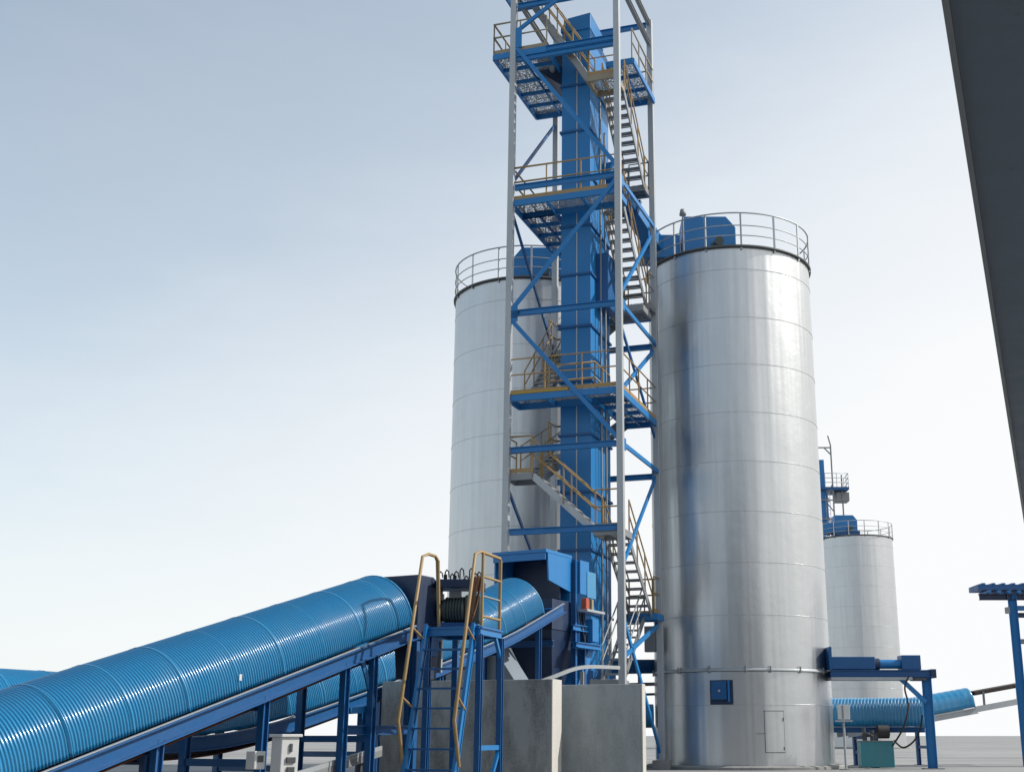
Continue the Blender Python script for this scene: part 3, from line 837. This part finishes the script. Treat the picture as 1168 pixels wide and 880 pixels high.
MB().obox(Hh(.18, -1.22, -.74), CD * 1.74, CN * 1.74, Z * .9).build('hopper_body', 'navy', HO, .01)
MB().prism([Hh(-1.2, -1.9, -1.0), Hh(-1.2, -.9, -1.0), Hh(-1.2, .4, -2.75), Hh(-1.2, -2.9, -2.75)], CD * .9).build('dust_cone', 'roof', HO)
m = MB()
m.obox(Hh(1.55, .60, .45), CD * .05, CN * .1, Z * 1.0); m.obox(Hh(1.55, .72, .42), CD * .62, CN * .05, Z * 1.05)
m.build('guard_panel', 'blue', HO, .01)
MB().obox(Hh(2.0, .74, .35), CD * .62, CN * .05, Z * .82).build('guard_panel', 'cover', HO, .01)
MB().obox(Hh(1.5, .74, -.12), CD * 1.25, CN * .3, Z * .07).build('shelf', 'galv', HO)
MB().obox(Hh(1.55, .80, -.05), CD * .2, CN * .18, Z * .34).build('switch_box', 'red', HO, .02)
MB().obox(Hh(2.02, .80, -.05), CD * .14, CN * .14, Z * .34).build('valve_box', 'sand', HO, .02)
MB().obox(Hh(1.9, .80, -.05), CD * .06, CN * .1, Z * .3).build('valve_stem', 'rim', HO)
MB().obox(Hh(2.15, .5, -1.0), CD * .42, CN * .4, Z * .7).build('gate_box', 'blue', HO, .02)
MB().prism([Hh(1.5, .68, -2.5), Hh(1.85, .68, -2.5), Hh(2.7, .68, -1.2), Hh(2.3, .68, -1.2)], -CN * .6).build('inlet_chute', 'blue', HO, .015)
MB().ibeam(Hh(1.1, .86, -1.15), Hh(2.75, .86, -1.15), .14, .16).build('frame_beam', 'blue', HO)
for k in range(2):
    p = Hh(1.62 + .2 * k, .72, -.12); MB().tube(smooth_path([p, p - Z * .3 + CD * .05, p - Z * .8 + CD * .3, p - Z * 1.05 + CD * .32], 4), .025, 6).build('hose', 'black', HO)
# light grey curved channel in front of the elevator boot
pts = [at(600, 783, 35.6), at(632, 771, 36.0), at(664, 760.5, 36.6), at(706, 761, 37.6)]
m = MB(); pp = smooth_path(pts, 5)
for a_, b_ in zip(pp, pp[1:]): m.beam(a_, b_, .10, .10)
wy = thing('steel_channel', 'pale curved steel channel above the clean concrete wall', 'channel', V((pts[0].x, pts[0].y, 0)))
m.build('channel', 'galv', wy)
for p in (pts[1], pts[2]): MB().beam(V((p.x, p.y, 0)), p - Z * .12, .1, .1).build('post', 'dull', wy)
# blue low screw trough passing behind the tower foot and pipes
pts = [at(716, 744, 50.5), at(742, 744, 51.5)]
tr = thing('blue_trough', 'blue trough seen through the tower foot beside the right big silo', 'trough', V((pts[0].x, pts[0].y, 0)))
d_ = (pts[1] - pts[0]).normalized()
MB().beam(pts[0] - d_ * 2 - Z * .55, pts[1] + d_ * .35 - Z * .55, .5, .55).build('trough', 'deep', tr, .02)
MB().beam(pts[0] - d_ * 2 - Z * 1.25, pts[1] + d_ * .3 - Z * 1.25, .14, .14).build('pipe_rack', 'dull', tr)
MB().beam(pts[0] - d_ * 2 - Z * 1.65, pts[1] + d_ * .3 - Z * 1.65, .10, .10).build('pipe_rack', 'rim', tr)
for k in (-1.2, .7):
    p = pts[0] + d_ * k; MB().beam(V((p.x, p.y, 0)), V((p.x, p.y, p.z - .8)), .12, .12).build('post', 'dull', tr)
# blue drum lying on a stand beyond the clean wall
p = at(722, 816, 49.8)
dm = thing('blue_drum', 'round blue drum on a stand glimpsed between wall and silo', 'drum', V((p.x, p.y, 0)))
m = MB().tube([p + V((-1.2, 0, 0)), p + V((-1.1, 0, 0)), p + V((.55, 0, 0)), p + V((.72, 0, 0)), p + V((.80, 0, 0))], .45, 24); m.build('drum_body', 'cover', dm)
m = MB()
for x in (-.8, .3): m.beam(V((p.x + x, p.y, 0)), V((p.x + x, p.y, p.z - .42)), .12, .5)
m.build('stand', 'dull', dm)

# ------------------------------------------------------------------ control boxes under the near conveyor
p = at(322, 840, 20.6)
CBN = thing('control_cabinet', 'white upright control cabinet with dark switches beside the conveyor leg', 'cabinet', V((p.x, p.y, 0)))
fa = V((.52, -.854, 0)).normalized()       # switch side faces right and a little to the camera
fb = fa.cross(Z) * -1                       # along the switch side
corner = V((p.x, p.y, 0))
u1 = V((.76, .65, 0)).normalized(); u2 = V((-.93, .37, 0)).normalized()
hgt = p.z
MB().obox(corner, u1 * .31, u2 * .20, Z * hgt).build('body', 'white', CBN, .012)
MB().obox(corner - u1 * .04 - u2 * .04 + Z * hgt, u1 * .37, u2 * .26, Z * .045).build('lid', 'white', CBN, .008)
nf = u1.cross(Z)                            # outward from the switch side
def sw(z, w_, h_, x=.10): 
    return MB().obox(corner + u1 * x + nf * .0 + Z * z, u1 * w_, nf * .03, Z * h_)
for k, (dz, w_, h_, x) in enumerate(((.23, .045, .13, .14), (.40, .16, .09, .09), (.58, .13, .12, .11), (.74, .16, .07, .09), (.90, .14, .12, .1))):
    sw(hgt - dz, w_, h_, x).build('switch', 'rim', CBN, .006)
p = at(291, 856, 20.55)
JB = thing('junction_box', 'small light grey junction box fixed to the conveyor leg', 'box', p - Z * .28)
MB().obox(p - Z * .28, u1 * .19, u2 * .17, Z * .28).build('body', 'white', JB, .012)
MB().obox(p + u1 * .05 - Z * .17, u1 * .1, nf * .012, Z * .1).build('switch', 'rim', JB)
# grey trough on the ground running to the pit wall
p, q = at(428, 858, 26.5), at(322, 892, 20.9)
gt = thing('ground_trough', 'low grey sloping trough between conveyor legs and stained wall', 'trough', V((q.x, q.y, 0)))
MB().beam(p, q, .30, .14).build('trough', 'dull', gt, .01)
MB().beam(p + Z * .1 + A * .14, q + Z * .1 + A * .14, .03, .08).build('edge', 'galv', gt)
for k in (.25, .8):
    r_ = q.lerp(p, k); MB().beam(V((r_.x, r_.y, 0)), r_ - Z * .05, .09, .09).build('leg', 'rim', gt)

# ------------------------------------------------------------------ right side: gate frame at the big silo
gz = zat(768, 48.0)
x0 = at(946, 770, 48.0).x; x1 = at(1060, 770, 48.0).x
GF = thing('slide_gate_frame', 'blue frame on one leg with a hydraulic slide gate, sticking out of the big silo', 'frame', (x1 - .3, 48.0, 0))
MB().ibeam((x0, 47.75, gz), (x1 + .12, 47.75, gz), .2, .26).build('beam', 'deep', GF)
MB().ibeam((x0, 48.45, gz), (x1 + .12, 48.45, gz), .2, .26).build('beam', 'deep', GF)
MB().obox((x0, 47.62, gz - .24), (x1 - x0 - .75, 0, 0), (0, .9, 0), (0, 0, .10)).build('walkway', 'galv', GF)
MB().obox((x0, 47.7, gz + .16), (1.7, 0, 0), (0, .7, 0), (0, 0, .46)).build('gate_housing', 'deep', GF, .015)
MB().obox((x0 - .03, 47.68, gz + .14), (.10, 0, 0), (0, .75, 0), (0, 0, .85)).build('end_lug', 'deep', GF)
MB().cyl((x0 + 1.7, 48.0, gz + .36), (x0 + 2.75, 48.0, gz + .36), .17, 20).build('cylinder', 'blue', GF)
MB().cyl((x0 + 1.66, 48.0, gz + .36), (x0 + 1.92, 48.0, gz + .36), .22, 8).build('gland', 'navy', GF)
MB().obox((x0 + 2.72, 47.7, gz + .14), (.72, 0, 0), (0, .7, 0), (0, 0, .54)).build('end_block', 'deep', GF, .015)
MB().obox((x1 - .02, 47.66, gz - .16), (.2, 0, 0), (0, .9, 0), (0, 0, .32)).build('end_cap', 'navy', GF)
MB().obox((x1 - .62, 47.7, gz - .25), (.42, 0, 0), (0, .8, 0), (0, 0, .1)).build('valve_block', 'rim', GF)
lx = at(1056, 775, 48.0).x
MB().ibeam((lx, 47.9, .03), (lx, 47.9, gz - .13), .26, .36, A).build('leg', 'blue', GF)
MB().obox((lx - .36, 47.62, 0), (.72, 0, 0), (0, .56, 0), (0, 0, .035)).build('base_plate', 'dull', GF)
MB().beam((lx - 1.02, 47.85, gz - .16), (lx - .1, 47.85, gz - 1.05), .12, .16).build('knee_brace', 'blue', GF)
# hydraulic unit
pc = at(983, 872, 49.3); wd = at(1021, 872, 49.3).x - pc.x
HU = thing('hydraulic_unit', 'teal hydraulic tank with a black pump on top under the blue frame', 'pump unit', (pc.x, 49.3, 0))
th_ = zat(845, 49.3)
MB().obox((pc.x, 49.3, .03), (wd, 0, 0), (0, .6, 0), (0, 0, th_ - .03)).build('tank', 'teal', HU, .02)
MB().obox((pc.x - .03, 49.27, th_), (wd + .06, 0, 0), (0, .66, 0), (0, 0, .03)).build('lid', 'dull', HU)
MB().cyl((pc.x + .75, 49.6, th_ + .36), (pc.x + 1.18, 49.6, th_ + .36), .25, 20).build('pump_motor', 'black', HU)
m = MB(); m.cyl((pc.x + .2, 49.5, th_ + .03), (pc.x + .2, 49.5, th_ + .5), .07, 12); m.beam((pc.x + .1, 49.5, th_ + .2), (pc.x + .7, 49.5, th_ + .25), .1, .12); m.cyl((pc.x + .5, 49.45, th_ + .02), (pc.x + .5, 49.45, th_ + .42), .09, 12)
m.tube([(pc.x + .06, 49.4, th_ + .1), (pc.x + .15, 49.3, th_ + .35), (pc.x + .5, 49.3, th_ + .2)], .03, 6)
m.build('valve_manifold', 'rim', HU)
c_ = MB().tube(smooth_path([at(1037, 770, 47.4), at(1032, 784, 47.35), at(1036, 805, 47.3), at(1030, 830, 47.4), at(1018, 850, 48.9)], 6), .035, 8)
tag(c_.build('hydraulic_hose', 'black'), 'black hose hanging from the gate frame down to the teal tank', 'hose')
c_ = MB().tube(smooth_path([at(1020, 844, 49.2), at(1030, 852, 48.6), at(1042, 845, 48.2), at(1049, 832, 48.0), at(1052, 815, 48.0)], 6), .035, 8)
tag(c_.build('hydraulic_hose', 'black'), 'black hose sagging in a loop right of the teal tank', 'hose')
# panel on a pole
pb = at(965, 873, 46.9)
PP = thing('control_post', 'small light metal panel on a thin pole at the silo foot', 'control panel', (pb.x, pb.y, 0))
MB().tube([(pb.x, pb.y, 0), (pb.x, pb.y, zat(806, 46.9))], .045, 10).build('pole', 'galv', PP)
MB().obox((pb.x - .22, pb.y - .16, zat(820, 46.9)), (.44, 0, 0), (0, .12, 0), (0, 0, .52)).build('panel', 'white', PP, .01)
MB().obox((pb.x - .07, pb.y - .18, zat(819, 46.9)), (.05, 0, 0), (0, .03, 0), (0, 0, .48)).build('bracket', 'dull', PP)
MB().obox((pb.x - .3, pb.y - .2, zat(822.5, 46.9)), (.6, 0, 0), (0, .3, 0), (0, 0, .05)).build('shelf', 'galv', PP)
MB().lathe((pb.x, pb.y, 0), [(.24, 0), (.24, .03), (.0, .035)], 20, False).build('foot', 'dull', PP)
# level covered conveyor past the big silo
zt_ = zat(828, 50.5)
pa, pb2 = V((at(905, 828, 51.0).x, 51.6, zt_)), V((at(1054, 828, 50.0).x, 50.0, zt_))
conveyor('belt_conveyor', 'short level conveyor under a ribbed blue cover at the foot of the big silo', [pa, pb2], .52, .58, .13, .016, None, [.6, 3.3], rail_h=.2, per=8, belt=False)
# rising covered conveyor behind it, running under the blue canopy
qa, qb = at(960, 833, 53.2), at(1106, 806, 54.6)
dq = (qb - qa).normalized()
conveyor('belt_conveyor', 'far conveyor with a smooth blue cover rising to the right towards the blue shelter', [qa, qb], .5, .32, .3, .003, None, [.8, 3.75], railmat='galv', rail_h=.24, per=6, belt=False)
BX = thing('open_belt', 'open dark belt on a grey rail continuing from the far covered conveyor', 'conveyor belt', V((qb.x, qb.y, 0)))
MB().beam(qb + Z * .55 + dq * .05, qb + dq * 4.5 + Z * .55, .9, .16).build('belt', 'brownbelt', BX)
MB().beam(qb - Z * .12 + V((0, -.5, 0)) + dq * .1, qb + dq * 4.5 - Z * .12 + V((0, -.5, 0)), .1, .24).build('rail', 'galv', BX)
for k in (.55, 2.2, 3.9):
    p = qb + dq * k; MB().beam(p + V((0, -.48, 0)), p + V((0, -.48, .55)), .1, .1).build('roller_bracket', 'dull', BX)
p = qb + dq * 4.2; MB().beam(V((p.x, p.y, 0)), p - Z * .2, .16, .16).build('leg', 'dull', BX)

# blue canopy with posts at the right edge
zc = zat(672, 52.0); xa = at(1116, 672, 52.0).x
SHL = thing('blue_shelter', 'blue steel shelter with a flat ribbed roof at the right edge', 'shelter', (xa + 1.6, 52, 0))
MB().obox((xa, 52.0, zc), (6.0, 0, 0), (0, 1.3, 0), (0, 0, .22)).build('roof_edge', 'deep', SHL)
m = MB()
for i in range(14): m.obox((xa + .15 + i * .42, 51.92, zc + .22), (.14, 0, 0), (0, 1.4, 0), (0, 0, .05))
for i in range(14): m.obox((xa + .35 + i * .42, 51.95, zc - .14), (.16, 0, 0), (0, 1.2, 0), (0, 0, .10))
m.build('roof_ribs', 'blue', SHL)
MB().ibeam((xa + .1, 52.3, zc - .28), (xa + 5.9, 52.3, zc - .28), .18, .25).build('beam', 'navy', SHL)
xp = at(1157, 700, 52.2).x
for y in (52.3,):
    for dx in (0, 4.0):
        MB().ibeam((xp + dx, y, 0), (xp + dx, y, zc - .16), .3, .36, A).build('post', 'blue', SHL)
for zz_, mt in ((zat(693, 52.2), 'blue'), (zat(701, 52.2), 'navy'), (zat(731, 52.2), 'dull')):
    MB().ibeam((xp + .15, 52.3, zz_), (xp + 4, 52.3, zz_), .12, .2).build('cross_beam', mt, SHL)
MB().obox((xp - .32, 52.1, zat(699, 52.2)), (.12, 0, 0), (0, .3, 0), (0, 0, .25)).build('bracket', 'dull', SHL)

# ------------------------------------------------------------------ unseen hall added behind the camera to darken the silo reflections
HL = thing('unseen_reflection_hall', 'unseen grey hall added behind the camera to darken the silo reflections', 'added reflection blocker', (-2, -26, 0))
MB().obox((-31, -42, 0), (46, 0, 0), (0, 24, 0), (0, 0, 23)).build('wall', 'hall', HL)
MB().prism([(-31.4, -17.6, 23.0), (-31.4, -42.4, 23.0), (-31.4, -30, 26)], (46.8, 0, 0)).build('roof', 'roof', HL)
for i in range(3): MB().obox((-20 + i * 15, -17.98, 0.01), (5, 0, 0), (0, .12, 0), (0, 0, 6)).build('gate', 'dull', HL)
# ------------------------------------------------------------------ second elevator tower far behind
Yt = 131.0
FT = thing('far_elevator_tower', 'far blue elevator with grey platform and rails peeping past the big silo', 'tower', (at(945, 840, Yt).x, Yt, 0))
xe1 = at(947, 600, Yt).x
zmid = zat(618, Yt)
MB().obox((xe1 - 1.5, Yt, zmid), (1.2, 0, 0), (0, 2, 0), (0, 0, zat(524, Yt) - zmid)).build('casing', 'blue', FT, .02)
MB().obox((xe1 - 1.5, Yt + .1, .05), (1.0, 0, 0), (0, 1.8, 0), (0, 0, zmid - .05)).build('lower_shaft', 'rim', FT, .02)
for k in range(5):
    zz_ = zp_ = zat(562 + 11 * k, Yt); MB().beam((xe1 - .3, Yt - .2, zz_), (xe1 + (.45 if k % 2 else .0), Yt - .2, zz_ - 1.0), .09, .1).build('brace', 'blue', FT)
MB().beam((xe1 - .1, Yt + .4, zmid), (xe1 - .1, Yt + .4, zat(560, Yt)), .2, .2).build('pipe', 'blue', FT)
zp = zat(559, Yt)
MB().obox((xe1 - 1.6, Yt - .6, zp), (3.75, 0, 0), (0, 3.4, 0), (0, 0, .28)).build('platform', 'deep', FT)
MB().obox((xe1 + .9, Yt + .2, zp - 1.1), (1.4, 0, 0), (0, 1.6, 0), (0, 0, .95)).build('drive_box', 'dull', FT, .02)
m = MB(); fx0, fx1, fy0, fy1 = xe1 - .4, xe1 + 2.1, Yt - .55, Yt + 2.7
for z in (.5, 1.0, 1.5):
    m.tube([(fx0, fy0, zp + .28 + z), (fx1, fy0, zp + .28 + z), (fx1 + .2, fy1, zp + .28 + z)], .035, 6)
for x, y in ((fx0, fy0), ((fx0 + fx1) / 2, fy0), (fx1, fy0), (fx1 + .1, Yt + 1), (fx1 + .2, fy1)): m.beam((x, y, zp + .2), (x, y, zp + 1.8), .06, .06)
m.build('guard_rail', 'galv', FT)
zt2 = zat(503, Yt)
for x, y, zz_ in ((xe1 + .45, Yt - .3, zt2 - .5), (xe1 + 1.55, Yt + .2, zat(541, Yt)), (xe1 - 1.6, Yt + 2.4, zt2 - .5)):
    MB().beam((x, y, .05), (x, y, zz_), .15, .15).build('column', 'dull', FT)
for z in (zat(511, Yt), zat(570.5, Yt), zat(592, Yt)):
    MB().beam((xe1 - 1.6, Yt - .3, z), (xe1 + (.5 if z > zp else 1.6), Yt - .3, z), .12, .13).build('cross_beam', 'dull', FT)
for p, q in (((xe1 - .3, Yt - .35, zat(511, Yt)), (xe1 + .42, Yt - .35, zat(519, Yt))), ((xe1 - .2, Yt - .35, zat(566, Yt)), (xe1 + .4, Yt - .35, zat(553, Yt))), ((xe1 + .45, Yt - .3, zt2 - .5), (xe1 + .2, Yt - .3, zt2 + .55))):
    MB().beam(p, q, .1, .12).build('brace', 'dull', FT)
m = MB()
for i in range(int((zp - zmid) / .42)): m.beam((xe1 - .18, Yt - .2, zmid + .1 + i * .42), (xe1 + .1, Yt - .2, zmid + .1 + i * .42), .05, .05)
for x in (xe1 - .18, xe1 + .1): m.beam((x, Yt - .2, zmid), (x, Yt - .2, zp), .05, .05)
m.build('ladder', 'galv', FT)

# ------------------------------------------------------------------ canopy roof over the camera side, its edge crossing the upper right corner
z_e = 7.0
def at_h(px, py, z):
    u = (px - CX) / FPX; v = (CY - py) / FPX; t = (z - CH) / (sT + v * cT)
    return V((u * t, (cT - v * sT) * t, z))
e0, e1 = at_h(1083, 0, z_e), at_h(1167.5, 575, z_e)
ed = (e1 - e0).normalized(); en = V((ed.y, -ed.x, 0))
s0_ = e0 - ed * 16; L_ = (e1 - s0_).length + 3.0
CR = thing('canopy_roof', 'dark grey underside of a large roof edge crossing the upper right corner', 'roof', V((e1.x + 8, e1.y, 0)))
MB().obox(s0_, ed * L_, en * 12, Z * .3).build('roof_slab', 'roof', CR)
MB().obox(s0_ - en * .06 - Z * .05, ed * L_, en * .057, Z * .42).build('fascia', 'fascia', CR)
for k in (4, 18, 32, L_ - 1):
    p = s0_ + ed * k + en * 11; MB().ibeam(V((p.x, p.y, 0)), V((p.x, p.y, z_e)), .3, .3, A).build('column', 'roof', CR)
for o in bpy.data.objects:
    if '_o' in o: del o['_o']
